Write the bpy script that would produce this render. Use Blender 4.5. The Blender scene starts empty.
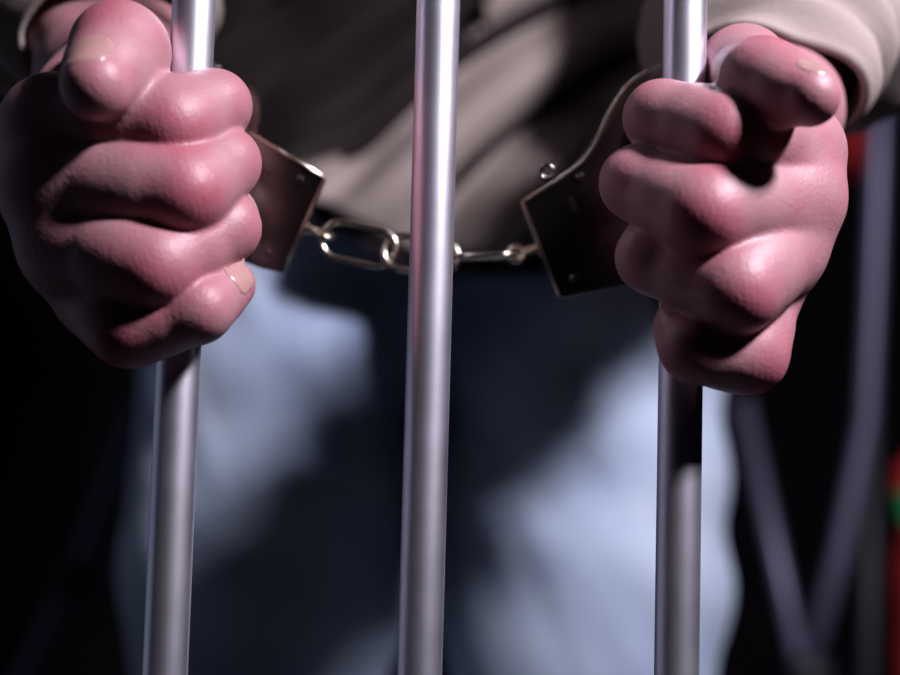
import bpy, bmesh, math, random
import numpy as np
from mathutils import Vector, Matrix, noise

random.seed(7)
SC = bpy.context.scene
COL = SC.collection

# ------------------------------------------------------------------ camera
FPX = 1525.0                       # focal length in pixels of the 900 x 675 frame
CAM = Vector((0.0, -0.42, 0.74))
up_c = Vector((0.0268, 0.9955, -0.0907)).normalized()      # world up seen by the camera
y_c = (Vector((0, 0, -1)) - up_c * up_c.dot(Vector((0, 0, -1)))).normalized()
x_c = y_c.cross(up_c)
ROT = Matrix((x_c, y_c, up_c))     # camera axes -> world axes
cam_data = bpy.data.cameras.new('camera')
cam = bpy.data.objects.new('camera', cam_data)
COL.objects.link(cam)
M4 = ROT.to_4x4(); M4.translation = CAM
cam.matrix_world = M4
cam_data.sensor_width = 36.0
cam_data.lens = 36.0 * FPX / 900.0
cam_data.clip_start = 0.02
cam_data.dof.use_dof = True
cam_data.dof.focus_distance = 0.42
cam_data.dof.aperture_fstop = 5.4
SC.camera = cam

# ------------------------------------------------------------------ world, lamps, exposure
world = bpy.data.worlds.new('world'); SC.world = world
world.use_nodes = True
world.node_tree.nodes['Background'].inputs[0].default_value = (0.55, 0.55, 0.9, 1)
world.node_tree.nodes['Background'].inputs[1].default_value = 0.0015
SC.view_settings.view_transform = 'Standard'
SC.view_settings.look = 'None'
SC.view_settings.gamma = 1.0
SC.view_settings.use_curve_mapping = False
SC.view_settings.exposure = 0.0

def area(name, loc, target, size, power, color, size_y=None):
    l = bpy.data.lights.new(name, 'AREA'); l.energy = power; l.color = color
    l.shape = 'RECTANGLE'; l.size = size; l.size_y = size_y or size
    o = bpy.data.objects.new(name, l); COL.objects.link(o)
    o.location = loc
    o.rotation_euler = (Vector(target) - Vector(loc)).to_track_quat('-Z', 'Y').to_euler()
    return o
HC = Vector((0, 0.0, 0.81))
def polar(az, el, d):
    a, e = math.radians(az), math.radians(el)
    return HC + Vector((math.sin(a) * math.cos(e), -math.cos(a) * math.cos(e), math.sin(e))) * d
area('key_lamp', polar(56, 42, 0.95), (0, 0.05, 0.8), 0.11, 22, (0.98, 0.90, 1.0))
area('fill_lamp', polar(-108, 4, 1.2), (0, 0.0, 0.75), 1.1, 0.95, (0.68, 0.72, 1.0), 1.6)

# ------------------------------------------------------------------ helpers
def P(px, py, ymm):
    """point of the world plane y = ymm/1000 seen at a pixel of the frame"""
    d = ROT @ Vector(((px - 450.0) / FPX, -(py - 337.5) / FPX, -1.0))
    t = (ymm * 0.001 - CAM.y) / d.y
    return CAM + d * t

def mesh_obj(name, verts, faces, mat=None, parent=None, smooth=True):
    me = bpy.data.meshes.new(name)
    if isinstance(verts, np.ndarray):
        me.from_pydata(verts.tolist(), [], faces.tolist() if isinstance(faces, np.ndarray) else faces)
    else:
        me.from_pydata([tuple(v) for v in verts], [], faces)
    me.update()
    if smooth:
        me.polygons.foreach_set('use_smooth', [True] * len(me.polygons))
    o = bpy.data.objects.new(name, me); COL.objects.link(o)
    if mat: me.materials.append(mat)
    if parent: o.parent = parent
    return o

def bm_obj(name, bm, mat=None, parent=None, smooth=True, bevel=0.0, segs=2):
    bmesh.ops.recalc_face_normals(bm, faces=bm.faces)
    me = bpy.data.meshes.new(name); bm.to_mesh(me); bm.free()
    if smooth:
        me.polygons.foreach_set('use_smooth', [True] * len(me.polygons))
    o = bpy.data.objects.new(name, me); COL.objects.link(o)
    if mat: me.materials.append(mat)
    if parent: o.parent = parent
    if bevel:
        b = o.modifiers.new('bevel', 'BEVEL'); b.width = bevel; b.segments = segs; b.limit_method = 'ANGLE'
        b.angle_limit = math.radians(35)
    return o

def tag(o, label=None, cat=None, group=None, kind=None):
    if label: o['label'] = label
    if cat: o['category'] = cat
    if group: o['group'] = group
    if kind: o['kind'] = kind
    return o

def empty(name, loc=(0, 0, 0)):
    e = bpy.data.objects.new(name, None); COL.objects.link(e); e.location = loc
    e.empty_display_size = 0.05
    return e

def add_tube(bm, pts, r, n=16, caps=True, closed=False):
    pts = [Vector(p) for p in pts]
    N = len(pts)
    rs = r if isinstance(r, (list, tuple)) else [r] * N
    rings = []
    prev = None
    for i, p in enumerate(pts):
        if closed: t = (pts[(i + 1) % N] - pts[i - 1]).normalized()
        else: t = (pts[min(i + 1, N - 1)] - pts[max(i - 1, 0)]).normalized()
        if prev is None:
            a = Vector((0, 0, 1)) if abs(t.z) < 0.9 else Vector((1, 0, 0))
            u = (a - t * a.dot(t)).normalized()
        else:
            u = (prev - t * prev.dot(t)).normalized()
        prev = u
        v = t.cross(u)
        rings.append([bm.verts.new(p + (u * math.cos(2 * math.pi * k / n) + v * math.sin(2 * math.pi * k / n)) * rs[i]) for k in range(n)])
    for i in range(N if closed else N - 1):
        a, b = rings[i], rings[(i + 1) % N]
        for k in range(n):
            bm.faces.new((a[k], a[(k + 1) % n], b[(k + 1) % n], b[k]))
    if caps and not closed:
        bm.faces.new(rings[0][::-1]); bm.faces.new(rings[-1])
    return rings

def add_prism(bm, pts, off):
    """closed outline pts (world) given thickness along vector off"""
    a = [bm.verts.new(Vector(p)) for p in pts]
    b = [bm.verts.new(Vector(p) + off) for p in pts]
    n = len(pts)
    bm.faces.new(a); bm.faces.new(b[::-1])
    for i in range(n):
        bm.faces.new((a[i], b[i], b[(i + 1) % n], a[(i + 1) % n]))

def add_box(bm, c, s, m=None):
    vs = [Vector((x * s[0] / 2, y * s[1] / 2, z * s[2] / 2)) for x in (-1, 1) for y in (-1, 1) for z in (-1, 1)]
    vs = [bm.verts.new((m @ v if m else v) + Vector(c)) for v in vs]
    for f in ((0, 1, 3, 2), (4, 6, 7, 5), (0, 4, 5, 1), (2, 3, 7, 6), (0, 2, 6, 4), (1, 5, 7, 3)):
        bm.faces.new([vs[i] for i in f])

# ------------------------------------------------------------------ materials
def mat(name, color=(0.5, 0.5, 0.5), rough=0.5, metal=0.0, **kw):
    m = bpy.data.materials.new(name); m.use_nodes = True
    b = m.node_tree.nodes['Principled BSDF']
    b.inputs['Base Color'].default_value = (*color, 1)
    b.inputs['Roughness'].default_value = rough
    b.inputs['Metallic'].default_value = metal
    for k, v in kw.items(): b.inputs[k.replace('_', ' ')].default_value = v
    return m, m.node_tree.nodes, m.node_tree.links, b

def noise_bump(nt, lk, b, scale, strength, dist=0.001, detail=4, coord='Object', stretch=(1, 1, 1)):
    tc = nt.new('ShaderNodeTexCoord'); mp = nt.new('ShaderNodeMapping'); mp.inputs['Scale'].default_value = stretch
    lk.new(tc.outputs[coord], mp.inputs[0])
    n = nt.new('ShaderNodeTexNoise'); n.inputs['Scale'].default_value = scale; n.inputs['Detail'].default_value = detail
    lk.new(mp.outputs[0], n.inputs['Vector'])
    bp = nt.new('ShaderNodeBump'); bp.inputs['Strength'].default_value = strength; bp.inputs['Distance'].default_value = dist
    lk.new(n.outputs['Fac'], bp.inputs['Height']); lk.new(bp.outputs[0], b.inputs['Normal'])
    return mp, n, bp

def ramp_color(nt, lk, fac, b, stops, sock='Base Color'):
    r = nt.new('ShaderNodeValToRGB')
    while len(r.color_ramp.elements) < len(stops): r.color_ramp.elements.new(0.5)
    for e, (p, c) in zip(r.color_ramp.elements, stops):
        e.position = p; e.color = (*c, 1)
    lk.new(fac, r.inputs[0]); lk.new(r.outputs[0], b.inputs[sock])
    return r

# satin aluminium of the bars
M_BAR, nt, lk, b = mat('satin_aluminium', (0.87, 0.87, 0.99), 0.36, 1.0)
mp, n, bp = noise_bump(nt, lk, b, 1400, 0.10, 0.0002, 3)
n2 = nt.new('ShaderNodeTexNoise'); n2.inputs['Scale'].default_value = 60; lk.new(mp.outputs[0], n2.inputs['Vector'])
mr = nt.new('ShaderNodeMapRange'); mr.inputs[3].default_value = 0.38; mr.inputs[4].default_value = 0.46
lk.new(n2.outputs['Fac'], mr.inputs[0]); lk.new(mr.outputs[0], b.inputs['Roughness'])

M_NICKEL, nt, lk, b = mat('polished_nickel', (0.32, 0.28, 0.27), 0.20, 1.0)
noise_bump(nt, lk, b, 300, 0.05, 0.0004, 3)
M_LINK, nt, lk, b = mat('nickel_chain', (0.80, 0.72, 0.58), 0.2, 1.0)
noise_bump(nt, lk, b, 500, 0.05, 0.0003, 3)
M_LOCK, nt, lk, b = mat('dark_lock_steel', (0.12, 0.11, 0.11), 0.35, 1.0)
noise_bump(nt, lk, b, 500, 0.1, 0.0003, 3)

# skin: the flush over the knuckles is the skin's own colour
M_SKIN, nt, lk, b = mat('skin', (0.6, 0.35, 0.32), 0.50, 0.0)
b.inputs['Subsurface Weight'].default_value = 0.10
b.inputs['Subsurface Radius'].default_value = (1.0, 0.25, 0.15)
b.inputs['Subsurface Scale'].default_value = 0.0028
b.inputs['Specular IOR Level'].default_value = 0.55
tc = nt.new('ShaderNodeTexCoord')
at = nt.new('ShaderNodeAttribute'); at.attribute_name = 'flush'
nz = nt.new('ShaderNodeTexNoise'); nz.inputs['Scale'].default_value = 90; nz.inputs['Detail'].default_value = 3
lk.new(tc.outputs['Object'], nz.inputs['Vector'])
m1 = nt.new('ShaderNodeMath'); m1.operation = 'MULTIPLY_ADD'; m1.inputs[1].default_value = 0.62
m0 = nt.new('ShaderNodeMath'); m0.operation = 'MULTIPLY_ADD'; m0.inputs[1].default_value = 0.7; m0.inputs[2].default_value = -0.28
lk.new(nz.outputs['Fac'], m0.inputs[0]); lk.new(at.outputs['Fac'], m1.inputs[0]); lk.new(m0.outputs[0], m1.inputs[2])
ramp_color(nt, lk, m1.outputs[0], b, [(0.0, (0.35, 0.18, 0.20)), (0.5, (0.34, 0.10, 0.135)), (1.0, (0.31, 0.055, 0.085))])
w1 = nt.new('ShaderNodeTexNoise'); w1.inputs['Scale'].default_value = 900; w1.inputs['Detail'].default_value = 4
w2 = nt.new('ShaderNodeTexVoronoi'); w2.feature = 'DISTANCE_TO_EDGE'; w2.inputs['Scale'].default_value = 950
lk.new(tc.outputs['Object'], w1.inputs['Vector']); lk.new(tc.outputs['Object'], w2.inputs['Vector'])
ad = nt.new('ShaderNodeMath'); ad.operation = 'MULTIPLY_ADD'; ad.inputs[1].default_value = 0.6
lk.new(w2.outputs['Distance'], ad.inputs[0]); lk.new(w1.outputs['Fac'], ad.inputs[2])
bp = nt.new('ShaderNodeBump'); bp.inputs['Strength'].default_value = 0.24; bp.inputs['Distance'].default_value = 0.00045
w3 = nt.new('ShaderNodeTexNoise'); w3.inputs['Scale'].default_value = 260; w3.inputs['Detail'].default_value = 5; w3.inputs['Distortion'].default_value = 1.2
lk.new(tc.outputs['Object'], w3.inputs['Vector'])
ad2 = nt.new('ShaderNodeMath'); ad2.operation = 'MULTIPLY_ADD'; ad2.inputs[1].default_value = 1.6
lk.new(w3.outputs['Fac'], ad2.inputs[0]); lk.new(ad.outputs[0], ad2.inputs[2]); lk.new(ad2.outputs[0], bp.inputs['Height'])
aw = nt.new('ShaderNodeAttribute'); aw.attribute_name = 'wrinkle'
aa = nt.new('ShaderNodeAttribute'); aa.attribute_name = 'axial'
nw = nt.new('ShaderNodeTexNoise'); nw.inputs['Scale'].default_value = 220; lk.new(tc.outputs['Object'], nw.inputs['Vector'])
s1 = nt.new('ShaderNodeMath'); s1.operation = 'MULTIPLY'; s1.inputs[1].default_value = 3300; lk.new(aa.outputs['Fac'], s1.inputs[0])
s2 = nt.new('ShaderNodeMath'); s2.operation = 'MULTIPLY_ADD'; s2.inputs[1].default_value = 9; lk.new(nw.outputs['Fac'], s2.inputs[0]); lk.new(s1.outputs[0], s2.inputs[2])
s3 = nt.new('ShaderNodeMath'); s3.operation = 'SINE'; lk.new(s2.outputs[0], s3.inputs[0])
s4 = nt.new('ShaderNodeMath'); s4.operation = 'MULTIPLY'; lk.new(s3.outputs[0], s4.inputs[0]); lk.new(aw.outputs['Fac'], s4.inputs[1])
bp2 = nt.new('ShaderNodeBump'); bp2.inputs['Strength'].default_value = 0.05; bp2.inputs['Distance'].default_value = 0.0003
lk.new(s4.outputs[0], bp2.inputs['Height']); lk.new(bp.outputs[0], bp2.inputs['Normal']); lk.new(bp2.outputs[0], b.inputs['Normal'])

M_NAIL, nt, lk, b = mat('fingernail', (0.38, 0.22, 0.21), 0.25, 0.0)
b.inputs['Subsurface Weight'].default_value = 0.2; b.inputs['Subsurface Scale'].default_value = 0.002
noise_bump(nt, lk, b, 300, 0.05, 0.0003, 2)
M_HAIR, nt, lk, b = mat('hair', (0.05, 0.03, 0.02), 0.6)
noise_bump(nt, lk, b, 200, 0.6, 0.003, 4, stretch=(3, 3, 0.4))

def cloth_mat(name, stops, bump=0.3, scale=900):
    m, nt, lk, b = mat(name, stops[0][1], 0.85)
    b.inputs['Specular IOR Level'].default_value = 0.2
    mp, n, bp = noise_bump(nt, lk, b, scale, bump, 0.0008, 2)
    n2 = nt.new('ShaderNodeTexNoise'); n2.inputs['Scale'].default_value = 9; n2.inputs['Detail'].default_value = 5
    lk.new(mp.outputs[0], n2.inputs['Vector'])
    ramp_color(nt, lk, n2.outputs['Fac'], b, stops)
    return m
M_SHIRT = cloth_mat('beige_shirt', [(0.3, (0.27, 0.225, 0.21)), (0.7, (0.34, 0.285, 0.265))])
M_SHADE = cloth_mat('shade_dark_cloth', [(0.3, (0.013, 0.010, 0.011)), (0.7, (0.020, 0.015, 0.016))])  # near-black cloth colour that stands in for shade on the beige shirt
M_DENIM = cloth_mat('light_denim', [(0.25, (0.20, 0.27, 0.42)), (0.5, (0.37, 0.46, 0.60)), (0.75, (0.52, 0.61, 0.72))], 0.5, 700)
M_DENIM_SEAM = cloth_mat('denim_seam', [(0.3, (0.12, 0.17, 0.30)), (0.7, (0.2, 0.26, 0.4))], 0.5, 700)
M_SHOE = cloth_mat('dark_shoe_leather', [(0.3, (0.02, 0.02, 0.02)), (0.7, (0.04, 0.035, 0.03))], 0.2, 200)
M_SOLE = cloth_mat('shoe_rubber', [(0.3, (0.02, 0.02, 0.02)), (0.7, (0.03, 0.03, 0.03))], 0.2, 200)
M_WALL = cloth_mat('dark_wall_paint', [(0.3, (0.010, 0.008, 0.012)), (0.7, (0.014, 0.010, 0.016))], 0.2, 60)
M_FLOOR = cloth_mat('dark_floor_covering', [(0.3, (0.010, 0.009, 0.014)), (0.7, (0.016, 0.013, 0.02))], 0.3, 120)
M_STAND = mat('grey_stand_tube', (0.16, 0.16, 0.25), 0.42, 0.5)[0]
M_STANDB = mat('dark_stand_plastic', (0.03, 0.03, 0.04), 0.5)[0]
M_RED = cloth_mat('red_cloth', [(0.3, (0.28, 0.012, 0.015)), (0.7, (0.38, 0.02, 0.02))])
M_ROLL, nt, lk, b = mat('banded_red_cloth', (0.5, 0.03, 0.03), 0.8)
noise_bump(nt, lk, b, 300, 0.3, 0.002)
tc = nt.new('ShaderNodeTexCoord'); sp = nt.new('ShaderNodeSeparateXYZ'); lk.new(tc.outputs['Object'], sp.inputs[0])
mr = nt.new('ShaderNodeMapRange'); mr.inputs[1].default_value = 0.5; mr.inputs[2].default_value = 1.0; lk.new(sp.outputs['Z'], mr.inputs[0])
zg = (P(900, 510, 1150).z - 0.5) / 0.5
r_ = ramp_color(nt, lk, mr.outputs[0], b, [(0, (0.55, 0.03, 0.03)), (zg - 0.035, (0.03, 0.45, 0.16)), (zg + 0.035, (0.55, 0.03, 0.03))])
r_.color_ramp.interpolation = 'CONSTANT'

# ------------------------------------------------------------------ setting
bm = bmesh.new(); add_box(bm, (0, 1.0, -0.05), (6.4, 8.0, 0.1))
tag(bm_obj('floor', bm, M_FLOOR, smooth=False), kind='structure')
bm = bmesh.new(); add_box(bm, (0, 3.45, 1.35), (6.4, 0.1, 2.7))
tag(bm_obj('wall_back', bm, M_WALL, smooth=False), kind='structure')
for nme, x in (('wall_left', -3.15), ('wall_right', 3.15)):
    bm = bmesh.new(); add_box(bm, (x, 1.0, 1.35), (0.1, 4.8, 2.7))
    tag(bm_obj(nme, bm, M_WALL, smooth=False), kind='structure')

# ------------------------------------------------------------------ bars
BAR_R = 0.0061
BAR_X = [P(px, 337.5, 0).x for px in (179.5, 429.0, 681.0)]
for i, x in enumerate(BAR_X):
    bm = bmesh.new()
    zs = [0.02 + k * 0.12 for k in range(18)]
    add_tube(bm, [(x, 0, z) for z in zs], BAR_R, 64)
    o = bm_obj('cell_bar', bm, M_BAR)
    lab = ['satin aluminium bar gripped by the hand at the left of the picture',
           'satin aluminium bar in the middle that no hand grips, crossing the handcuff chain',
           'satin aluminium bar gripped by the hand at the right of the picture'][i]
    tag(o, lab, 'bar', 'upright metal bars in front of the person')
for z, nm, lb in ((0.01, 'bottom_rail', 'flat metal rail on the floor that the bars stand in'), (2.07, 'top_rail', 'flat metal rail that closes the bars at the top')):
    bm = bmesh.new(); add_box(bm, (0, 0, z), (0.5, 0.03, 0.02))
    tag(bm_obj(nm, bm, M_BAR, bevel=0.002, smooth=False), lb, 'rail')

# ------------------------------------------------------------------ distance fields -> meshes
class Field:
    def __init__(s, lo, hi, h):
        s.lo = np.array(lo, float); s.h = h
        s.n = np.ceil((np.array(hi) - s.lo) / h).astype(int) + 1
        s.ax = [(s.lo[i] + h * np.arange(s.n[i])).astype(np.float32) for i in range(3)]
    def full(s): return np.full(tuple(s.n), 1.0, np.float32)
    def grid(s, lo=None, hi=None):
        if lo is None:
            sl = (slice(0, s.n[0]), slice(0, s.n[1]), slice(0, s.n[2]))
        else:
            sl = tuple(slice(max(0, int((lo[i] - s.lo[i]) / s.h)), max(0, min(s.n[i], int((hi[i] - s.lo[i]) / s.h) + 2))) for i in range(3))
        X = s.ax[0][sl[0]][:, None, None]; Y = s.ax[1][sl[1]][None, :, None]; Z = s.ax[2][sl[2]][None, None, :]
        return sl, X, Y, Z

def smin(a, b, k):
    if k <= 0: return np.minimum(a, b)
    h = np.maximum(k - np.abs(a - b), 0) / k
    return np.minimum(a, b) - h * h * k * 0.25
def smax(a, b, k): return -smin(-a, -b, k)

def rcone(X, Y, Z, a, b, r1, r2):
    a = np.array(a, np.float64); b = np.array(b, np.float64)
    ba = b - a; l2 = float(ba @ ba); rr = r1 - r2; a2 = max(l2 - rr * rr, 1e-9); il2 = 1.0 / l2
    px, py, pz = X - a[0], Y - a[1], Z - a[2]
    y = px * ba[0] + py * ba[1] + pz * ba[2]
    z = y - l2
    p2 = px * px + py * py + pz * pz
    x2 = np.maximum(p2 * l2 * l2 - y * y * l2, 0)     # |p*l2 - ba*y|^2
    y2 = y * y * l2; z2 = z * z * l2
    k = np.sign(rr) * rr * rr * x2
    dA = np.sqrt(x2 + z2) * il2 - r2
    dB = np.sqrt(x2 + y2) * il2 - r1
    dC = (np.sqrt(x2 * a2 * il2) + y * rr) * il2 - r1
    out = np.where(np.sign(z) * a2 * z2 > k, dA, np.where(np.sign(y) * a2 * y2 < k, dB, dC))
    return out.astype(np.float32)

def put(F, D, a, b, r1, r2, k, m=0.012):
    a = np.array(a); b = np.array(b); R = max(r1, r2) + k + m
    sl, X, Y, Z = F.grid(np.minimum(a, b) - R, np.maximum(a, b) + R)
    if min(D[sl].shape) == 0: return
    D[sl] = smin(D[sl], rcone(X, Y, Z, a, b, r1, r2), k)

def ell(F, D, c, ax, R, k, sub=False, m=0.01):
    """ellipsoid: centre c, semi axes ax, rotation columns R"""
    c = np.array(c); r = max(ax) + k + m
    sl, X, Y, Z = F.grid(c - r, c + r)
    if min(D[sl].shape) == 0: return
    p = [X - c[0], Y - c[1], Z - c[2]]
    q = [sum(p[j] * float(R[j][i]) for j in range(3)) for i in range(3)]
    k0 = np.sqrt(sum((q[i] / ax[i]) ** 2 for i in range(3)))
    k1 = np.sqrt(sum((q[i] / ax[i] ** 2) ** 2 for i in range(3))) + 1e-6
    d = (k0 * (k0 - 1.0) / k1).astype(np.float32)
    D[sl] = smax(D[sl], -d, k) if sub else smin(D[sl], d, k)

def surface_net(F, D):
    s = D < 0
    n = s.shape
    c = np.zeros((n[0] - 1, n[1] - 1, n[2] - 1), np.uint8)
    for i in (0, 1):
        for j in (0, 1):
            for k in (0, 1):
                c += s[i:n[0] - 1 + i, j:n[1] - 1 + j, k:n[2] - 1 + k]
    act = (c > 0) & (c < 8)
    idx = np.argwhere(act)
    vid = np.full(act.shape, -1, np.int64); vid[act] = np.arange(len(idx))
    acc = np.zeros((len(idx), 3)); cnt = np.zeros(len(idx))
    corners = [(i, j, k) for i in (0, 1) for j in (0, 1) for k in (0, 1)]
    val = {cc: D[idx[:, 0] + cc[0], idx[:, 1] + cc[1], idx[:, 2] + cc[2]].astype(np.float64) for cc in corners}
    for cc in corners:
        for ax in range(3):
            if cc[ax] == 1: continue
            dd = list(cc); dd[ax] = 1; dd = tuple(dd)
            a, b = val[cc], val[dd]
            m = (a < 0) != (b < 0)
            t = np.where(m, a / np.where(m, a - b, 1), 0)
            p = np.repeat(np.array([cc], float), len(idx), 0)
            p[:, ax] += t
            acc[m] += p[m]; cnt[m] += 1
    V = (idx + acc / cnt[:, None]) * F.h + F.lo
    Q = []
    for ax in range(3):
        o1, o2 = [(1, 2), (2, 0), (0, 1)][ax]
        s0 = [slice(None)] * 3; s1 = [slice(None)] * 3
        s0[ax] = slice(0, n[ax] - 1); s1[ax] = slice(1, n[ax])
        A, B = s[tuple(s0)], s[tuple(s1)]
        e = np.argwhere(A != B)
        ok = (e[:, o1] > 0) & (e[:, o2] > 0) & (e[:, o1] < n[o1] - 1) & (e[:, o2] < n[o2] - 1)
        e = e[ok]
        inside = A[e[:, 0], e[:, 1], e[:, 2]]
        def cell(d1, d2):
            q = e.copy(); q[:, o1] -= d1; q[:, o2] -= d2
            return vid[q[:, 0], q[:, 1], q[:, 2]]
        q = np.stack([cell(1, 1), cell(0, 1), cell(0, 0), cell(1, 0)], 1)
        q[~inside] = q[~inside][:, ::-1]
        Q.append(q)
    return V, np.concatenate(Q)

# ------------------------------------------------------------------ the two hands
def N(v): return np.array(v, float)
HANDS = {
 'L': dict(
   index=[(54, 128, -9, 12.4), (172, 124, -23, 10.8), (212, 107, -13, 9.3), (216, 99, 5, 8.2)],
   middle=[(56, 190, -13, 12.2), (184, 190, -26, 10.8), (221, 165, -14, 9.4), (225, 158, 6, 8.4)],
   ring=[(74, 246, -12, 11.8), (158, 264, -25, 10.4), (222, 229, -14, 9.0), (229, 213, 2, 8.0)],
   pinky=[(104, 292, -4, 10.4), (134, 325, -18, 9.3), (196, 309, -21, 8.5), (229, 285, -12, 7.5)],
   thumb=[(128, 64, 16, 12.6), (121, 54, -21, 12.8), (96, 85, -40, 9.2)],
   base=[(112, 62, 50, 11.5), (118, 84, 52, 12.0), (126, 104, 52, 12.0), (134, 122, 50, 11.5)],
   cmc=(132, 82, 48, 12.5), wrist=(122, 84, 62), fore=(97, 8, 98), elbow=(-0.205, 0.30, 0.985), side=-1),
 'R': dict(
   index=[(790, 152, -2, 12.4), (722, 136, -25, 11.0), (664, 118, -14, 9.5), (663, 112, 5, 8.3)],
   middle=[(788, 200, -6, 12.4), (702, 212, -28, 11.2), (641, 184, -14, 9.7), (641, 177, 6, 8.5)],
   ring=[(772, 246, -5, 11.6), (732, 288, -26, 10.8), (656, 258, -14, 9.3), (651, 243, 3, 8.2)],
   pinky=[(750, 290, 4, 10.4), (744, 353, -13, 9.4), (697, 347, -20, 8.7), (681, 326, -13, 7.8)],
   thumb=[(743, 70, 8, 12.2), (760, 81, -27, 10.3), (810, 97, -42, 7.6)],
   base=[(768, 104, 50, 11.0), (764, 114, 52, 11.5), (758, 126, 52, 11.5), (752, 138, 50, 11.0)],
   cmc=(748, 102, 46, 12.0), wrist=(755, 112, 60), fore=(768, 40, 96), elbow=(0.175, 0.280, 0.970), side=1),
}
RINGC = {'L': (150, 142, 44), 'R': (712, 150, 44)}   # centre of each cuff ring
RING_R = {'L': 0.0280, 'R': 0.0325}
def cuff_axis(h):
    H = HANDS[h]
    a = P(*H['wrist']); b = Vector(H['elbow'])
    n = (a - b).normalized()
    n = (n * 0.25 + Vector((0, -1, -0.10)) * 0.75).normalized()
    return n
Y0 = 0.085
hand_meshes = []
flush_pts = []
wr_pts = []
nails = []

def build_hand(h):
    H = HANDS[h]
    J = {f: [(N(P(*j[:3])), j[3] * 0.001) for j in H[f]] for f in ('index', 'middle', 'ring', 'pinky', 'thumb')}
    allp = np.array([p for f in J.values() for p, r in f])
    lo = allp.min(0) - 0.018; hi = allp.max(0) + 0.018
    hi[1] = Y0; 
    w = N(P(*H['wrist'])); fo = N(P(*H['fore']))
    lo[0] = min(lo[0], fo[0] - 0.04); hi[0] = max(hi[0], fo[0] + 0.04); hi[2] = max(hi[2], fo[2] + 0.035)
    F = Field(lo, hi, 0.0007)
    barx = BAR_X[0 if h == 'L' else 2]
    side = H['side']
    parts = []
    for f in ('index', 'middle', 'ring', 'pinky'):
        D = F.full(); j = J[f]
        (m, rm), (p, rp), (d, rd), (t, rt) = j
        prox = (p - m) / np.linalg.norm(p - m); mid = (d - p) / np.linalg.norm(d - p)
        dist = (t - d) / np.linalg.norm(t - d)
        # phalanges: waisted between the joints
        bw = 1.0 if h == 'L' else 0.45
        b0 = m + (p - m) * 0.22 + N((0, -0.0012, 0)) * bw
        b1 = m + (p - m) * 0.50 + N((0, -0.0022, 0.0002)) * bw; b2 = m + (p - m) * 0.76 + N((0, -0.0018, 0.0002)) * bw
        put(F, D, m, b0, rm * 0.95, rp * 1.04, 0)
        put(F, D, b0, b1, rp * 1.04, rp * 1.06, 0.008)
        put(F, D, b1, b2, rp * 1.06, rp * 1.02, 0.008)
        put(F, D, b2, p, rp * 1.02, rp * 0.98, 0.008)
        c2 = p + (d - p) * 0.5
        put(F, D, p, c2, rp * 0.97, (rp + rd) * 0.50, 0.006)
        put(F, D, c2, d, (rp + rd) * 0.50, rd * 0.98, 0.005)
        c3 = d + (t - d) * 0.55
        put(F, D, d, c3, rd * 0.98, rt * 1.04, 0.003)
        put(F, D, c3, t, rt * 1.04, rt * 0.96, 0.003)
        # bony dorsal knuckle at the middle joint
        dors = prox - mid; dors = dors / np.linalg.norm(dors)
        put(F, D, p + dors * rp * 0.36 - mid * 0.001, p + dors * rp * 0.36 + mid * 0.001, rp * 0.62, rp * 0.62, 0.006)
        d2 = mid - dist; d2 = d2 / np.linalg.norm(d2)
        put(F, D, d + d2 * rd * 0.14, d + d2 * rd * 0.14 + mid * 0.001, rd * 0.84, rd * 0.84, 0.005)
        parts.append(D)
        wr_pts.append((p + dors * rp * .8, (prox + mid) / np.linalg.norm(prox + mid), rp * 1.0))
        flush_pts.extend([(p + dors * rp, 0.0095, 1.0), (d + d2 * rd, 0.007, 0.45), (t, 0.008, 0.5), (m, 0.015, 0.35)])
        ctr = N((barx, 0, p[2]))
        out = d2 - dist * (d2 @ dist); out /= np.linalg.norm(out)
        if f == 'pinky': out = out * 0.25 + N((0.15 if h == 'L' else -0.05, -1, 0.1)); out -= dist * (out @ dist); out /= np.linalg.norm(out)
        nails.append((t, dist, out, rt, f, h))
    # thumb
    D = F.full()
    (m, rm), (p, rp), (t, rt) = J['thumb']
    c = N(P(*H['cmc'][:3])); rc = H['cmc'][3] * .001
    put(F, D, c, m, rc, rm, 0)
    put(F, D, m, m + (p - m) * 0.5, rm, rp * 0.93, 0.004)
    put(F, D, m + (p - m) * 0.5, p, rp * 0.93, rp * 0.97, 0.004)
    c2 = p + (t - p) * 0.5
    put(F, D, p, c2, rp * 0.95, (rp * .5 + rt * .5), 0.004)
    put(F, D, c2, t, (rp * .5 + rt * .5), rt, 0.004)
    a = (t - p) / np.linalg.norm(t - p)
    upv = N((0, 0, 1)) + N((-0.35 * (1 if h == 'L' else 0.6), 0, 0)) * (1 if h == 'L' else -1) * 0.6
    out = upv - a * (upv @ a); out /= np.linalg.norm(out)
    put(F, D, p + out * rp * 0.18, p + out * rp * 0.18 + a * .001, rp * 0.9, rp * 0.9, 0.004)
    nails.append((t, a, out, rt, 'thumb', h))
    flush_pts.extend([(p + out * rp * 0.9, 0.011, 0.9), (t, 0.009, 0.5)])
    thumb = D
    # palm: metacarpals blended into one slab
    D = F.full()
    bases = [(N(P(*q[:3])), q[3] * .001) for q in H['base']]
    for (bb, rb), f in zip(bases, ('index', 'middle', 'ring', 'pinky')):
        m, rm = J[f][0]
        put(F, D, m, bb, rm * 0.97, rb, 0.010)
    for i in range(3):
        f1, f2 = ('index', 'middle', 'ring', 'pinky')[i:i + 2]
        a1 = J[f1][0][0] * .35 + bases[i][0] * .65; a2 = J[f2][0][0] * .35 + bases[i + 1][0] * .65
        put(F, D, a1, a2, 0.0125, 0.0125, 0.008)
    # wrist and forearm (flattened), and thenar mass
    fdir = (fo - w) / np.linalg.norm(fo - w)
    el = N(H['elbow'])
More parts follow.
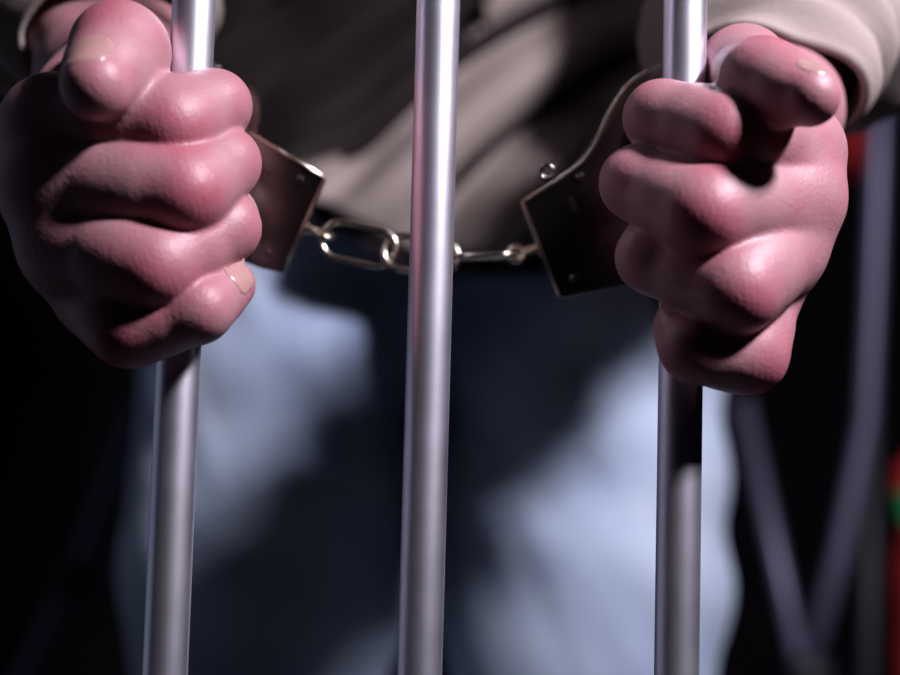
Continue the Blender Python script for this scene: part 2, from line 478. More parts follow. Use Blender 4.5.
    for sx in (-1, 1):
        off = N((sx * 0.0085, 0, 0))
        for bb, rb in (bases[0], bases[3]):
            put(F, D, bb * .7 + w * .3, w + off, rb, 0.0165, 0.010)
        put(F, D, w + off, fo + off * 1.1, 0.0165, 0.019, 0.008)
        put(F, D, fo + off * 1.1, el, 0.019, 0.036, 0.008)
    put(F, D, c, w, rc, 0.016, 0.010)
    # web between thumb and index finger
    mi = J['index'][0][0]
    tm = J['thumb'][0][0]
    put(F, D, tm * .6 + c * .4, mi * .6 + bases[0][0] * .4, 0.009, 0.010, 0.010)
    put(F, D, c * .4 + tm * .6, bases[1][0] * .5 + J['middle'][0][0] * .5, 0.011, 0.011, 0.012)
    for f1, f2 in (('index', 'middle'), ('middle', 'ring'), ('ring', 'pinky')):
        q1 = J[f1][0][0] * .86 + J[f1][1][0] * .14; q2 = J[f2][0][0] * .86 + J[f2][1][0] * .14
        put(F, D, q1, q2, 0.0098, 0.0098, 0.008)
        put(F, D, J[f1][0][0], J[f2][0][0], J[f1][0][1] * .96, J[f2][0][1] * .96, 0.008)
    # knuckle heads
    for f in ('index', 'middle', 'ring', 'pinky'):
        m, rm = J[f][0]
        kn = m + N((side * 0.0025, 0.001, 0.0005))
        put(F, D, kn, kn + N((0, .001, 0)), rm * 0.93, rm * 0.93, 0.006)
    # join: fingers meet each other in tight creases, the palm in soft ones
    W = parts[0]
    for q in parts[1:]: W = smin(W, q, 0.0011)
    sl, X, Y, Z = F.grid()
    W = smin(W, D, 0.0045)
    W = smin(W, thumb, 0.0022)
    # the bar presses into the grip
    bar = np.sqrt((X - barx) ** 2 + Y ** 2) - (BAR_R + 0.00035)
    W = smax(W, -(bar + 0 * Z), 0.0012)
    # low skin relief
    return F, W, J

for h in ('L', 'R'):
    F, W, J = build_hand(h)
    # groove pressed by the cuff ring
    n = N(cuff_axis(h)); c = N(P(*RINGC[h]))
    sl, X, Y, Z = F.grid()
    px, py, pz = X - c[0], Y - c[1], Z - c[2]
    hh = px * n[0] + py * n[1] + pz * n[2]
    rad = np.sqrt(np.maximum(px * px + py * py + pz * pz - hh * hh, 0))
    tor = np.maximum(np.abs(rad - RING_R[h]) - 0.0042, np.abs(hh) - 0.0050) - 0.0005
    W = smax(W, -tor.astype(np.float32), 0.003)
    V, Q = surface_net(F, W)
    hand_meshes.append((V, Q))
    HANDS[h]['J'] = J

# coarse rest of the body behind the plane Y0 (all of it beneath the clothes, except neck and head)
B = Field((-0.30, Y0, 0.0), (0.30, 0.72, 1.80), 0.006)
D = B.full()
PX = -0.012                         # the body's middle
HIP = N((PX, 0.535, 0.90))
for h in ('L', 'R'):
    H = HANDS[h]; s = H['side']
    w = N(P(*H['wrist'])); fo = N(P(*H['fore'])); el = N(H['elbow'])
    for sx in (-1, 1):
        off = N((sx * 0.0085, 0, 0))
        put(B, D, w + off, fo + off * 1.1, 0.0165, 0.019, 0.008, 0.03)
        put(B, D, fo + off * 1.1, el, 0.019, 0.036, 0.008, 0.03)
    sh = N((PX + s * 0.170, 0.52, 1.325))
    put(B, D, el, sh, 0.037, 0.041, 0.02, 0.03)
    put(B, D, sh, N((PX + s * 0.05, 0.53, 1.36)), 0.038, 0.045, 0.03, 0.03)
    # legs
    hip = N((PX + s * 0.088, 0.54, 0.88)); kn = N((PX + s * 0.100, 0.53, 0.48)); an = N((PX + s * 0.115, 0.57, 0.09))
    put(B, D, hip, kn, 0.078, 0.050, 0.03, 0.03)
    put(B, D, kn, kn * .62 + an * .38 + N((0, 0.012, 0)), 0.050, 0.050, 0.02, 0.03)
    put(B, D, kn * .62 + an * .38 + N((0, 0.012, 0)), an, 0.050, 0.034, 0.02, 0.03)
    put(B, D, an + N((0, 0.012, -0.035)), an + N((s * 0.02, -0.13, -0.058)), 0.034, 0.024, 0.02, 0.03)
I3 = np.eye(3)
ell(B, D, (PX, 0.54, 0.93), (0.150, 0.092, 0.10), I3, 0.03, m=0.05)
ell(B, D, (PX, 0.535, 1.08), (0.135, 0.088, 0.16), I3, 0.05, m=0.05)
ell(B, D, (PX, 0.535, 1.26), (0.155, 0.095, 0.14), I3, 0.05, m=0.05)
put(B, D, (PX, 0.54, 1.38), (PX, 0.515, 1.460), 0.056, 0.052, 0.03, 0.03)
ell(B, D, (PX, 0.515, 1.605), (0.074, 0.094, 0.100), I3, 0.01, m=0.05)
ell(B, D, (PX, 0.470, 1.535), (0.052, 0.052, 0.062), I3, 0.03, m=0.05)
ell(B, D, (PX, 0.425, 1.505), (0.026, 0.018, 0.018), I3, 0.02, m=0.05)          # chin
put(B, D, (PX, 0.424, 1.615), (PX, 0.404, 1.572), 0.007, 0.012, 0.012, 0.02)      # nose
for s in (-1, 1):
    ell(B, D, (PX + s * 0.031, 0.418, 1.610), (0.015, 0.012, 0.010), I3, 0.010, sub=True, m=0.03)
    ell(B, D, (PX + s * 0.031, 0.434, 1.609), (0.013, 0.012, 0.012), I3, 0.002, m=0.03)   # eyeball under the lid
    ell(B, D, (PX + s * 0.076, 0.520, 1.600), (0.008, 0.018, 0.032), I3, 0.006, m=0.03)   # ear
ell(B, D, (PX, 0.415, 1.542), (0.022, 0.010, 0.007), I3, 0.006, m=0.03)          # lips
BV, BQ = surface_net(B, D)

def assemble_body():
    bm = bmesh.new()
    base = []
    for V, Q in hand_meshes + [(BV, BQ)]:
        vs = [bm.verts.new(v) for v in V.tolist()]
        bm.verts.index_update()
        for q in Q.tolist():
            try: bm.faces.new((vs[q[0]], vs[q[1]], vs[q[2]], vs[q[3]]))
            except ValueError: pass
        base.append(vs)
    # bridge wrist loops: hand side and body side of each arm
    be = [e for e in bm.edges if e.is_boundary]
    print('boundary edges', len(be))
    for s in (-1, 1):
        sel = [e for e in be if e.verts[0].co.x * s > 0 and abs(e.verts[0].co.y - Y0) < 0.012]
        print('side', s, len(sel))
        try: bmesh.ops.bridge_loops(bm, edges=sel)
        except Exception as ex: print('bridge', ex)
    bmesh.ops.recalc_face_normals(bm, faces=bm.faces)
    me = bpy.data.meshes.new('body'); bm.to_mesh(me); bm.free()
    me.polygons.foreach_set('use_smooth', [True] * len(me.polygons))
    co = np.empty(len(me.vertices) * 3, np.float32); me.vertices.foreach_get('co', co); co = co.reshape(-1, 3)
    fl = np.zeros(len(co), np.float32)
    for p, r, a in flush_pts:
        d = np.linalg.norm(co - p, axis=1) / r
        fl = np.maximum(fl, a * np.exp(-d * d))
    ax_ = np.zeros(len(co), np.float32); wr = np.zeros(len(co), np.float32)
    for p, d_, r in wr_pts:
        dd = np.linalg.norm(co - p, axis=1) / r
        wv = np.exp(-dd ** 2 * 1.1).astype(np.float32)
        m = (wv > wr) & (wv > 0.02)
        wr[m] = wv[m]; ax_[m] = ((co[m] - p) @ d_)
    for nm_, arr in (('wrinkle', wr), ('axial', ax_)):
        a_ = me.attributes.new(nm_, 'FLOAT', 'POINT'); a_.data.foreach_set('value', arr)
    at = me.attributes.new('flush', 'FLOAT', 'POINT'); at.data.foreach_set('value', fl)
    o = bpy.data.objects.new('body', me); COL.objects.link(o); me.materials.append(M_SKIN)
    return o

person = empty('person', (PX, 0.54, 0.0))
tag(person, 'person in an open beige shirt and blue jeans, handcuffed hands gripping the two outer bars', 'person')
PINV = Matrix.Translation((-PX, -0.54, 0))
def adopt(o, parent):
    o.parent = parent
    if parent is person: o.matrix_parent_inverse = PINV
    return o
body = adopt(assemble_body(), person)
sm = body.modifiers.new('smooth', 'SMOOTH'); sm.factor = 0.5; sm.iterations = 2

bpy.context.view_layer.update()
from mathutils.bvhtree import BVHTree
body_bvh = BVHTree.FromPolygons([v.co[:] for v in body.data.vertices], [p.vertices[:] for p in body.data.polygons])
# fingernails: thin curved plates on the last phalanges
def nail(t, a, out, r, f, h):
    t, a, out = Vector(t), Vector(a), Vector(out)
    side = a.cross(out).normalized()
    wdt = 0.80 if f != 'thumb' else 0.88
    L = r * 1.30
    R = r * 1.02
    n, m = 15, 13
    V = []; Fc = []
    for layer in (0, 1):
        for i in range(n):
            u = -1 + 2 * i / (n - 1)              # along the nail: -1 root, 1 free edge
            wid = (1 - abs(u) ** 3.2 * (0.45 if u < 0 else 0.30)) if abs(u) < 1 else (0.55 if u < 0 else 0.7)
            for j in range(m):
                v = -1 + 2 * j / (m - 1)
                ang = v * wid * wdt * 1.02
                edge = max(abs(u), abs(v))
                cen = t + a * (u * L * 0.5 - r * 0.08 - (v * v) * r * 0.12 * (1 if u > 0 else -0.6))
                dr = out * math.cos(ang) + side * math.sin(ang)
                hit = body_bvh.ray_cast(cen + dr * R * 1.3, -dr, R * 1.3)
                if hit[0] is not None:
                    V.append(hit[0] + dr * ((0.00022 if edge < 0.93 else -0.0003) if layer == 0 else -0.0008)); continue
                rr = R * (1.0 - 0.10 * max(0, u) ** 2) + (0.0004 if layer == 0 else -0.0012) - 0.0002 * (edge > 0.97)
                V.append(cen + (out * math.cos(ang) + side * math.sin(ang)) * rr)
    def q(l, i, j): return l * n * m + i * m + j
    for i in range(n - 1):
        for j in range(m - 1):
            Fc.append((q(0, i, j), q(0, i, j + 1), q(0, i + 1, j + 1), q(0, i + 1, j)))
            Fc.append((q(1, i, j), q(1, i + 1, j), q(1, i + 1, j + 1), q(1, i, j + 1)))
    ring = [(0, j) for j in range(m)] + [(i, m - 1) for i in range(1, n)] + [(n - 1, j) for j in range(m - 2, -1, -1)] + [(i, 0) for i in range(n - 2, 0, -1)]
    for k in range(len(ring)):
        a1, b1 = ring[k], ring[(k + 1) % len(ring)]
        Fc.append((q(0, *a1), q(1, *a1), q(1, *b1), q(0, *b1)))
    o = mesh_obj('fingernail', V, Fc, M_NAIL)
    o.parent = body
    return o
for a in nails: nail(*a)

# hair
Hf = Field((PX - 0.10, 0.40, 1.52), (PX + 0.10, 0.64, 1.74), 0.004)
D = Hf.full()
ell(Hf, D, (PX, 0.525, 1.615), (0.083, 0.100, 0.104), I3, 0.0, m=0.1)
sl, X, Y, Z = Hf.grid()
cut = (Z - (1.56 + (0.56 - Y) * 0.75 * (Y < 0.56)))     # hairline rises to the front
D = smax(D, -(cut + 0 * X), 0.006)
D = D + 0.0018 * np.sin(X * 420 + 2 * np.sin(Y * 90)) * np.sin(Y * 130)
V, Q = surface_net(Hf, D.astype(np.float32))
adopt(mesh_obj('hair', V, Q, M_HAIR), person)

# ------------------------------------------------------------------ jeans
def fbm(X, Y, Z, seed, terms=7, base=6.0, gain=0.62):
    rs = np.random.RandomState(seed); out = 0; a = 1.0; f = base
    for i in range(terms):
        k = rs.normal(size=3); k /= np.linalg.norm(k)
        k2 = rs.normal(size=3); k2 /= np.linalg.norm(k2)
        ph = rs.rand(2) * 6.28
        out = out + a * np.sin((X * k[0] + Y * k[1] + Z * k[2]) * f + ph[0] + 1.3 * np.sin((X * k2[0] + Y * k2[1] + Z * k2[2]) * f * 0.7 + ph[1]))
        a *= gain; f *= 1.45
    return out
G = Field((-0.27, 0.38, 0.02), (0.27, 0.72, 1.02), 0.004)
D = G.full()
for s in (-1, 1):
    hip = N((PX + s * 0.096, 0.54, 0.88)); mid = N((PX + s * 0.098, 0.53, 0.68)); kn = N((PX + s * 0.102, 0.525, 0.48)); an = N((PX + s * 0.117, 0.57, 0.10))
    put(G, D, hip, mid, 0.094, 0.084, 0.008, 0.03)
    put(G, D, mid, kn, 0.084, 0.070, 0.03, 0.03)
    put(G, D, kn, an, 0.070, 0.058, 0.02, 0.03)
ell(G, D, (PX, 0.548, 0.92), (0.172, 0.104, 0.12), I3, 0.02, m=0.06)
sl, X, Y, Z = G.grid()
fold = fbm(X, Y, Z * 1.6, 3, 6, 22.0, 0.7)
crot = np.exp(-((Z - 0.83) / 0.10) ** 2)
D = D + (0.0022 + 0.0018 * crot) * fold
kz = 0.004 * np.sin((Z + 0.35 * np.abs(X - PX)) * 75 + 1.5 * np.sin(X * 14)) * np.exp(-((Z - 0.80) / 0.12) ** 2)
D = D + kz
D = smax(D, (Z - 0.955) + 0 * X, 0.003)
D = smax(D, (0.055 - Z) + 0 * X, 0.003)
V, Q = surface_net(G, D.astype(np.float32))
jeans = adopt(mesh_obj('jeans', V, Q, M_DENIM), person)
# seams and fly laid on the denim surface
from mathutils.bvhtree import BVHTree
jb = BVHTree.FromPolygons([tuple(v) for v in V.tolist()], Q.tolist())
def seam(name, pts, r=0.0016):
    out = []
    for i in range(len(pts) - 1):
        for k in range(8):
            x = pts[i][0] + (pts[i + 1][0] - pts[i][0]) * k / 8; z = pts[i][1] + (pts[i + 1][1] - pts[i][1]) * k / 8
            hit = jb.ray_cast(Vector((x, 0.2, z)), Vector((0, 1, 0)))
            if hit[0]: out.append(hit[0])
    bm = bmesh.new(); add_tube(bm, out, r, 8)
    o = bm_obj(name, bm, M_DENIM_SEAM); o.parent = jeans
seam('fly_seam', [(PX, 0.94), (PX, 0.90), (PX + 0.004, 0.84)])
seam('pocket_seam', [(PX - 0.145, 0.93), (PX - 0.115, 0.95), (PX - 0.105, 0.952)])
seam('pocket_seam', [(PX + 0.145, 0.93), (PX + 0.115, 0.95), (PX + 0.105, 0.952)])

# shoes
for s in (-1, 1):
    F = Field((PX + s * 0.125 - 0.08, 0.34, 0.0), (PX + s * 0.125 + 0.08, 0.66, 0.15), 0.004)
    D = F.full(); an = N((PX + s * 0.117, 0.582, 0.075))
    put(F, D, an, an + N((0, 0, 0.02)), 0.046, 0.044, 0.01, 0.02)
    put(F, D, an + N((0, 0.01, -0.030)), an + N((s * 0.018, -0.10, -0.038)), 0.044, 0.042, 0.02, 0.02)
    put(F, D, an + N((s * 0.018, -0.10, -0.038)), an + N((s * 0.024, -0.155, -0.043)), 0.042, 0.036, 0.02, 0.02)
    sl, X, Y, Z = F.grid()
    D = smax(D, (0.018 - Z) + 0 * X, 0.002)
    D = smax(D, (Z - 0.12) + 0 * X, 0.002)
    V, Q = surface_net(F, D.astype(np.float32))
    sh = adopt(mesh_obj('shoe', V, Q, M_SHOE), person)
    bm = bmesh.new()
    ang = [2 * math.pi * k / 40 for k in range(40)]
    add_prism(bm, [(an[0] + s * 0.012 + 0.047 * math.cos(a), 0.51 + 0.148 * math.sin(a), 0.001) for a in ang], Vector((0, 0, 0.02)))
    o = bm_obj('sole', bm, M_SOLE, smooth=False, bevel=0.003); o.parent = sh

# ------------------------------------------------------------------ shirt: torso and two sleeves
SV, SF = [], []
def tube_grid(rows, closed=True):
    base = len(SV); n = len(rows[0])
    for r in rows: SV.extend(r)
    for i in range(len(rows) - 1):
        for k in range(n):
            SF.append((base + i * n + k, base + i * n + (k + 1) % n, base + (i + 1) * n + (k + 1) % n, base + (i + 1) * n + k))
rows = []
NR, NA = 180, 320
for i in range(NR):
    v = i / (NR - 1)
    z = 0.885 + v * 0.56
    sx = 0.185 - 0.012 * math.sin(v * 3.1) if v < 0.8 else 0.185 - (v - 0.8) / 0.2 * 0.115
    sy = 0.136 + 0.004 * math.sin(v * 3) if v < 0.8 else 0.136 - (v - 0.8) / 0.2 * 0.055
    row = []
    for k in range(NA):
        a = 2 * math.pi * k / NA
        x = math.cos(a); y = -math.sin(a)
        # hanging folds, deeper near the hem, running diagonally over the belly
        q = Vector((x * 1.3, y * 1.3, z * 5))
        f = noise.noise(q * 1.5) * 0.022
        dia = (z - 0.9 * x * 0.18) * 105 + 3.0 * noise.noise(Vector((x, y, z * 4)) * 1.2)
        f += 0.016 * (0.3 + 0.7 * max(0.0, -y)) * math.sin(dia) * (1 - 0.5 * v)
        f += 0.005 * math.sin(a * 17 + 3 * noise.noise(q)) * max(0, 1 - v * 3)
        r = 1 + f / 0.15
        hem = 0.018 * math.sin(a * 3 + 0.9) * max(0, 1 - v * 6) - 0.012 * math.exp(-((a - math.pi / 2) / 0.25) ** 2) * max(0, 1 - v * 6)
        row.append(Vector((PX + x * sx * r, 0.545 + y * sy * r, z + hem)))
    rows.append(row)
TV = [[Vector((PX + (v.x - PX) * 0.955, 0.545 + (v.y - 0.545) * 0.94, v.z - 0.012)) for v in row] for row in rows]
nf0 = len(SF)
tube_grid(rows)
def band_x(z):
    # front edge of the open shirt, cut to follow the lit part of the belly
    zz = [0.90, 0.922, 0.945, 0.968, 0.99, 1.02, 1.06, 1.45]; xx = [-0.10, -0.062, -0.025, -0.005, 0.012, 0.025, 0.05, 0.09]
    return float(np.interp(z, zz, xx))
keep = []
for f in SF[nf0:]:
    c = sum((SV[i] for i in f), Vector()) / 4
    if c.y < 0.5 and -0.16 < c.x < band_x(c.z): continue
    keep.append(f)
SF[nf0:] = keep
def sleeve(h):
    H = HANDS[h]; s = H['side']
    w = Vector(P(*H['wrist'])); fo = Vector(P(*H['fore'])); el = Vector(H['elbow']); sh = Vector((PX + s * 0.172, 0.518, 1.315)); nk = Vector((PX + s * 0.105, 0.525, 1.385))
    d = (el - fo).normalized()
    d0 = (fo - w).normalized()
    start = fo - d0 * (0.030 if h == 'L' else 0.040)
    path = []
    for k in range(16): path.append(start.lerp(fo, k / 16))
    for k in range(50): path.append(fo.lerp(el, k / 50))
    for k in range(40): path.append(el.lerp(sh, k / 40))
    for k in range(12): path.append(sh.lerp(nk, k / 11))
    for _ in range(22):
        path = [path[0]] + [(path[i - 1] + path[i] * 2 + path[i + 1]) / 4 for i in range(1, len(path) - 1)] + [path[-1]]
    rows = []
    n = 90; T = len(path)
    for i, p in enumerate(path):
        t = (path[min(i + 1, T - 1)] - path[max(0, i - 1)]).normalized()
        u = Vector((1, 0, 0)); u = (u - t * u.dot(t)).normalized(); v = t.cross(u)
        fr = i / (T - 1)
        r0 = (0.0275 if h == 'L' else 0.0285) + 0.022 * min(1, fr * 3.2) + 0.016 * max(0, fr - 0.5) * 2
        row = []
        for k in range(n):
            a = 2 * math.pi * k / n
            q = Vector((math.cos(a) * 0.8, math.sin(a) * 0.8, fr * 6 + s * 3))
            f = noise.noise(q * 1.4) * 0.008 + 0.0048 * math.sin(fr * 75 + 2.4 * math.sin(a + fr * 9) + 2 * noise.noise(q)) * min(1, fr * 14)
            if i < 4: f += 0.001
            r = r0 + f
            row.append(p + (u * math.cos(a) * 1.06 + v * math.sin(a) * 0.94) * r)
        rows.append(row)
    tube_grid(rows)
sleeve('L'); sleeve('R')
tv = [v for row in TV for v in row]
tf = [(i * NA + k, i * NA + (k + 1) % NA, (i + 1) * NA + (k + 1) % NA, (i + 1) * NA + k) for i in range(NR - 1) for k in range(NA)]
adopt(mesh_obj('shade_lining', tv, tf, M_SHADE), person)  # added dark inner layer, shows where the shirt front lies in shade
shirt = adopt(mesh_obj('shirt', SV, SF, M_SHIRT), person)
so = shirt.modifiers.new('thickness', 'SOLIDIFY'); so.thickness = 0.0022; so.offset = -1

# ------------------------------------------------------------------ handcuffs
cuffs = empty('handcuffs', P(425, 252, 40))
tag(cuffs, 'nickel-plated handcuffs with a short chain locked round both wrists behind the bars', 'handcuffs')
CINV = Matrix.Translation(-Vector(P(425, 252, 40)))
def ring_frame(h):
    n = cuff_axis(h); c = Vector(P(*RINGC[h]))
    return n, c
def on_plane(h, px, py):
    n, c = ring_frame(h)
    d = ROT @ Vector(((px - 450.0) / FPX, -(py - 337.5) / FPX, -1.0))
    t = (c - CAM).dot(n) / d.dot(n)
    return CAM + d * t
def arc_pts(h, a0, a1, r, n=30):
    nn, c = ring_frame(h)
    u = Vector((1, 0, 0)); u = (u - nn * u.dot(nn)).normalized(); v = u.cross(-nn).normalized()
    if v.z < 0: v = -v
    out = []
    for k in range(n + 1):
        a = math.radians(a0 + (a1 - a0) * k / n)
        out.append(c + (u * math.cos(a) + v * math.sin(a)) * r)
    return out
def spline(pts, k=6):
    out = []
    P0 = [Vector(p) for p in pts]
    for i in range(len(P0) - 1):
        a, b, c, d = P0[max(i - 1, 0)], P0[i], P0[i + 1], P0[min(i + 2, len(P0) - 1)]
        for j in range(k):
            t = j / k
            out.append(0.5 * ((2 * b) + (c - a) * t + (2 * a - 5 * b + 4 * c - d) * t * t + (3 * b - a - 3 * c + d) * t ** 3))
    out.append(P0[-1])
    return out
def build_cuff(h):
    n, c = ring_frame(h)
    root = empty('cuff', c); root.parent = cuffs; root.matrix_parent_inverse = CINV
    RI = Matrix.Translation(-c)
    def part(name, bm, m, **kw):
        o = bm_obj(name, bm, m, **kw); o.parent = root; o.matrix_parent_inverse = RI; return o
    S = lambda L: [on_plane(h, *p) for p in L]
    if h == 'R':
        edge = spline(S([(668, 64), (650, 71), (632, 82), (618, 98), (606, 120), (595, 143), (580, 163), (556, 181)]), 5)
        outline = edge + S([(524, 199), (522, 202), (536, 240), (558, 295), (562, 298), (600, 290), (640, 281)])
        inner = arc_pts(h, 218, 112, RING_R[h] - 0.0042, 26)
    else:
        edge = S([(236, 122), (252, 133), (322, 176), (324, 180)])
        outline = edge + S([(304, 226), (286, 268), (282, 272), (262, 268), (244, 261), (225, 262)]) 
        arcs = arc_pts(h, -62, -170, RING_R[h] + 0.0042, 24)
        outline = outline + arcs
        inner = arc_pts(h, -170, 18, RING_R[h] - 0.0042, 40)
    for sgn in (-1, 1):
        bm = bmesh.new()
        off = n * (0.0013) * sgn
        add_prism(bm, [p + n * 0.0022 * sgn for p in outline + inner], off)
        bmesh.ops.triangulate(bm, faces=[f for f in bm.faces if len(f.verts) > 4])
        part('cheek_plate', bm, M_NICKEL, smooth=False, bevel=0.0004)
    # rim band along the edge of the body, closing the two plates
    bm = bmesh.new()
    if h == 'R': bpoly = S([(528, 203), (575, 180), (598, 160), (622, 170), (632, 200), (625, 275), (564, 292)])
    else: bpoly = S([(252, 139), (318, 181), (282, 265), (250, 258), (246, 200)])
    add_prism(bm, [p - n * 0.0022 for p in bpoly], n * 0.0044)
    part('lock_body', bm, M_LOCK, smooth=False)
    # edge band closing the plates along the top, in brighter metal for its lit edge
    bm = bmesh.new()
    eb = edge[:-1] if h == 'L' else edge
    thick = (c - edge[len(edge) // 2]).normalized() * 0.0009
    eb2 = [p + thick for p in eb][::-1]
    add_prism(bm, [p - n * 0.0040 for p in eb + eb2], n * 0.0080)
    bmesh.ops.triangulate(bm, faces=[f for f in bm.faces if len(f.verts) > 4])
    part('lit_edge_band', bm, M_LINK, smooth=False, bevel=0.0003)
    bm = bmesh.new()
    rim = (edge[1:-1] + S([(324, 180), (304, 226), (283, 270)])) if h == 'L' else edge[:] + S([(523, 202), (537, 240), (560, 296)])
    add_tube(bm, [p - n * -0.0035 for p in rim], 0.0007, 10)  # thin bright tube added to give the plate edge its highlight line
    part('edge_glint', bm, M_LINK)
    if h == 'L':
        tip = spline(S([(252, 142), (258, 118), (257, 98), (250, 78)]), 6)
        inn = spline(S([(242, 79), (243, 98), (244, 118), (242, 142)]), 6)[::-1]
        tip = [p + (p - c).normalized() * (0.0007 if k % 2 else 0) for k, p in enumerate(tip)]
        bm = bmesh.new(); add_prism(bm, [p - n * 0.0012 for p in tip + inn[::-1][::-1]], n * 0.0024)
        bmesh.ops.triangulate(bm, faces=[f for f in bm.faces if len(f.verts) > 4])
        part('strand_tip', bm, M_NICKEL, smooth=False, bevel=0.0002)
    else:
        bm = bmesh.new(); add_prism(bm, [p - n * 0.0012 for p in spline(S([(634, 280), (646, 296), (658, 304)]), 5) + spline(S([(664, 296), (656, 286), (648, 270)]), 5)], n * 0.0024)
        bmesh.ops.triangulate(bm, faces=[f for f in bm.faces if len(f.verts) > 4])
        part('strand_tip', bm, M_LOCK, smooth=False)
    # rivets
    rv = [(575, 177), (577, 279), (604, 235), (640, 110)] if h == 'R' else [(300, 180), (268, 252), (268, 170)]
    if h == 'R': rv = [(580, 177), (574, 278), (628, 108)]
    for q in rv:
        p = on_plane(h, *q)
        bm = bmesh.new()
        add_tube(bm, [p - n * 0.0042, p + n * 0.0042], 0.0013, 20)
        part('rivet', bm, M_NICKEL, smooth=False, bevel=0.0005)
    # toothed single strand swinging round the other half of the ring
    if h == 'R': a0, a1 = 110, -125
    else: a0, a1 = -12, 190
    bm = bmesh.new()
    o_, i_ = arc_pts(h, a0, a1, RING_R[h] + 0.0030, 90), arc_pts(h, a0, a1, RING_R[h] - 0.0028, 90)
    m = len(o_)
    outl = []
    for k, p in enumerate(o_):
        if k > m - 30 if h == 'R' else k < 30:
            outl.append(c + (p - c) * (1 + (0.03 if k % 2 else 0.0)))
        else: outl.append(p)
    A = [[bm.verts.new(q + n * e) for q in L] for L in (outl, i_) for e in (-0.0016, 0.0016)]
    oa, ob, ia, ib = A
    for k in range(m - 1):
        bm.faces.new((oa[k], oa[k + 1], ob[k + 1], ob[k])); bm.faces.new((ia[k], ib[k], ib[k + 1], ia[k + 1]))
        bm.faces.new((oa[k], ia[k], ia[k + 1], oa[k + 1])); bm.faces.new((ob[k], ob[k + 1], ib[k + 1], ib[k]))
    bm.faces.new((oa[0], ob[0], ib[0], ia[0])); bm.faces.new((oa[-1], ia[-1], ib[-1], ob[-1]))
    part('toothed_strand', bm, M_NICKEL, smooth=False, bevel=0.0003)
    if h == 'R':
        # little release lever standing on the upper edge, and a keyhole
        q0 = on_plane(h, 547, 172)
        u = (on_plane(h, 560, 172) - q0).normalized(); v = (on_plane(h, 547, 160) - q0).normalized()
        bm = bmesh.new()
        add_tube(bm, [q0 + (u * math.cos(a) + v * math.sin(a)) * 0.0021 for a in [2 * math.pi * k / 24 for k in range(24)]], 0.0008, 10, closed=True)
        part('release_ring', bm, M_NICKEL)
        for q, r in (((571, 200), .0011), ((574, 208), .0013), ((607, 222), .0010), ((609, 246), .0009)):
            p = on_plane(h, *q); bm = bmesh.new()
            add_tube(bm, [p + n * 0.0030, p + n * 0.0038], r, 16)
            part('stamped_mark', bm, M_LOCK, smooth=False)
    return root
for h in ('L', 'R'): build_cuff(h)

def chain_link(a, b, width, face, wire=0.00105):
    """a, b: ends of the link; face: direction its opening faces"""
    a, b = Vector(a), Vector(b)
    t = (b - a).normalized(); L = (b - a).length
    f = Vector(face); f = (f - t * f.dot(t)).normalized(); v = t.cross(f)
    R = width / 2; s = max(L / 2 - R, 0.0005); c = (a + b) / 2
    pts = []
    for k in range(17):
        g = -math.pi / 2 + math.pi * k / 16
        pts.append(c + t * (s + R * math.cos(g)) + v * R * math.sin(g))
    for k in range(17):
        g = math.pi / 2 + math.pi * k / 16
        pts.append(c + t * (-s + R * math.cos(g)) + v * R * math.sin(g))
    bm = bmesh.new(); add_tube(bm, pts, wire, 14, closed=True)
    o = bm_obj('chain_link', bm, M_LINK); o.parent = cuffs; o.matrix_parent_inverse = CINV
    return o
sl_, sr_ = on_plane('L', 304, 227), on_plane('R', 540, 248)
def chain_y(px): return (sl_.y + (sr_.y - sl_.y) * (px - 304) / 236.0) * 1000
def CP(px, py): return P(px, py, chain_y(px))
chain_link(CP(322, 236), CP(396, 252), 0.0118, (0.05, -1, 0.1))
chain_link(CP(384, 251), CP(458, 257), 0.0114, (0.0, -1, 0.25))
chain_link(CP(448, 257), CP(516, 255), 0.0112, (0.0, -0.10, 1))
def swivel(p0, p1, axis):
    bm = bmesh.new()
    p0, p1 = Vector(p0), Vector(p1); t = (p1 - p0).normalized(); L = (p1 - p0).length
    p0 = p0 - t * 0.001
    add_tube(bm, [p0, p0 + t * 0.0022, p0 + t * 0.0024, p0 + t * (L - 0.0030)], [0.0024, 0.0024, 0.0014, 0.0014], 18)
    c = p1 - t * 0.0016
    ax = Vector(axis); ax = (ax - t * ax.dot(t)).normalized(); v = t.cross(ax)
    add_tube(bm, [c + (t * math.cos(g) + v * math.sin(g)) * 0.0025 for g in [2 * math.pi * k / 24 for k in range(24)]], 0.0009, 12, closed=True)
    o = bm_obj('swivel', bm, M_LINK); o.parent = cuffs; o.matrix_parent_inverse = CINV
swivel(CP(304, 227), CP(329, 236), (0, -.4, 1))
swivel(CP(541, 247), CP(511, 255), (0, -1, 0.2))

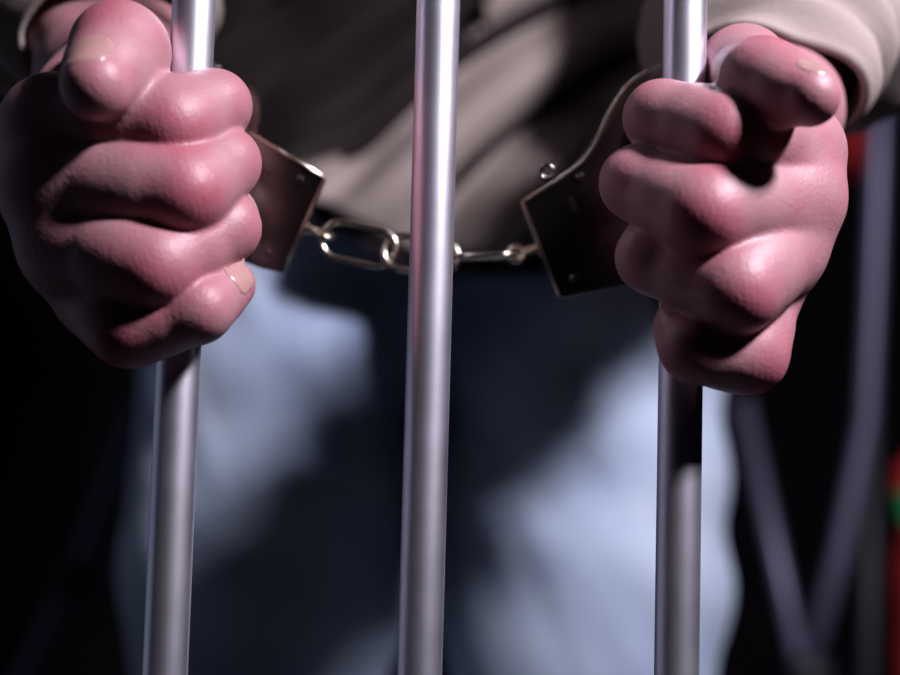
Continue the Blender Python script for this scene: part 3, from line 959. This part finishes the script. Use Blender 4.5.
# ------------------------------------------------------------------ things far behind, out of focus
def tube_obj(name, pts, r, m, root, inv):
    bm = bmesh.new(); add_tube(bm, pts, r, 20)
    o = bm_obj(name, bm, m); o.parent = root; o.matrix_parent_inverse = inv
    return o
def stand(name, label, tubes, base):
    root = empty(name, base); inv = Matrix.Translation(-Vector(base))
    tag(root, label, 'stand', 'tubular stands behind the person')
    for nm, pts, r, m in tubes: tube_obj(nm, pts, r, m, root, inv)
    return root
Yb = 1150
pole_top = P(889, -300, Yb); pole_mid = P(872, 300, Yb); 
j = P(806, 672, Yb)
foot = lambda a, b: Vector(a) + (Vector(b) - Vector(a)) * ((0.0 + 0.012 - a.z) / (b.z - a.z))
a1, b1 = P(742, 400, Yb), P(800, 668, Yb)
a2, b2 = P(878, 400, Yb), P(818, 660, Yb)
stand('folding_stand', 'grey tubular folding stand with crossing legs, far right behind the person', [
    ('pole', [P(892, -300, Yb), P(876, 200, Yb), P(872, 300, Yb), P(866, 420, Yb), P(838, 560, Yb), P(806, 672, Yb)], 0.0115, M_STAND),
    ('leg', [a1, b1, foot(a1, b1)], 0.010, M_STAND),
    ('leg', [P(872, 380, Yb + 40), P(868, 675, Yb + 40), foot(P(872, 380, Yb + 40), P(868, 675, Yb + 40))], 0.009, M_STANDB),
    ('hinge', [j + Vector((0, -0.03, 0)), j + Vector((0, 0.03, 0))], 0.02, M_STANDB),
    ], (j.x, j.y, 0))
Yl = 1250
c1, d1 = P(130, 430, Yl), P(84, 556, Yl)
c2, d2 = P(62, 600, Yl), P(30, 665, Yl)
stand('folding_stand', 'dim grey tubular stand with one slanting leg, far left behind the person', [
    ('pole', [P(150, 375, Yl), c1, d1, c2, d2, foot(c2, d2)], 0.012, M_STAND),
    ('leg', [P(40, 380, Yl + 60), P(4, 580, Yl + 60), foot(P(40, 380, Yl + 60), P(4, 580, Yl + 60))], 0.011, M_STANDB),
    ('hinge', [P(72, 580, Yl) + Vector((0, -0.03, 0)), P(72, 580, Yl) + Vector((0, 0.03, 0))], 0.02, M_STANDB),
    ], (P(72, 580, Yl).x, Yl * .001, 0))

def blob(name, c, s, m, label, cat, seed):
    bm = bmesh.new(); bmesh.ops.create_icosphere(bm, subdivisions=4, radius=1)
    for v in bm.verts:
        q = v.co * 2 + Vector((seed, 0, 0))
        f = 1 + 0.28 * noise.noise(q) + 0.12 * noise.noise(q * 3)
        v.co = Vector((v.co.x * s[0], v.co.y * s[1], v.co.z * s[2])) * f + Vector(c)
    tag(bm_obj(name, bm, m), label, cat)
# a rolled cloth, red with a green band, standing at the right edge
rc = P(930, 520, 1270); bm = bmesh.new(); rws = []
for i in range(60):
    z = 0.001 + 0.80 * i / 59
    row = []
    for k in range(48):
        a = 2 * math.pi * k / 48
        r = 0.036 * (1 + 0.25 * noise.noise(Vector((math.cos(a), math.sin(a), z * 14)) * 1.2)) * (1 if i < 57 else 0.8 - 0.3 * (i - 57))
        row.append(bm.verts.new((rc.x + r * math.cos(a), rc.y + r * math.sin(a), z)))
    rws.append(row)
for i in range(59):
    for k in range(48): bm.faces.new((rws[i][k], rws[i][(k + 1) % 48], rws[i + 1][(k + 1) % 48], rws[i + 1][k]))
bm.faces.new(rws[0][::-1]); bm.faces.new(rws[-1])
tag(bm_obj('rolled_cloth', bm, M_ROLL), 'red rolled cloth with a green band standing at the right edge of the picture', 'cloth')
blob('bundled_cloth', P(853, 135, 1125), (0.011, 0.012, 0.04), M_RED, 'small dark red cloth hanging on the grey pole behind the shirt cuff', 'cloth', 12)
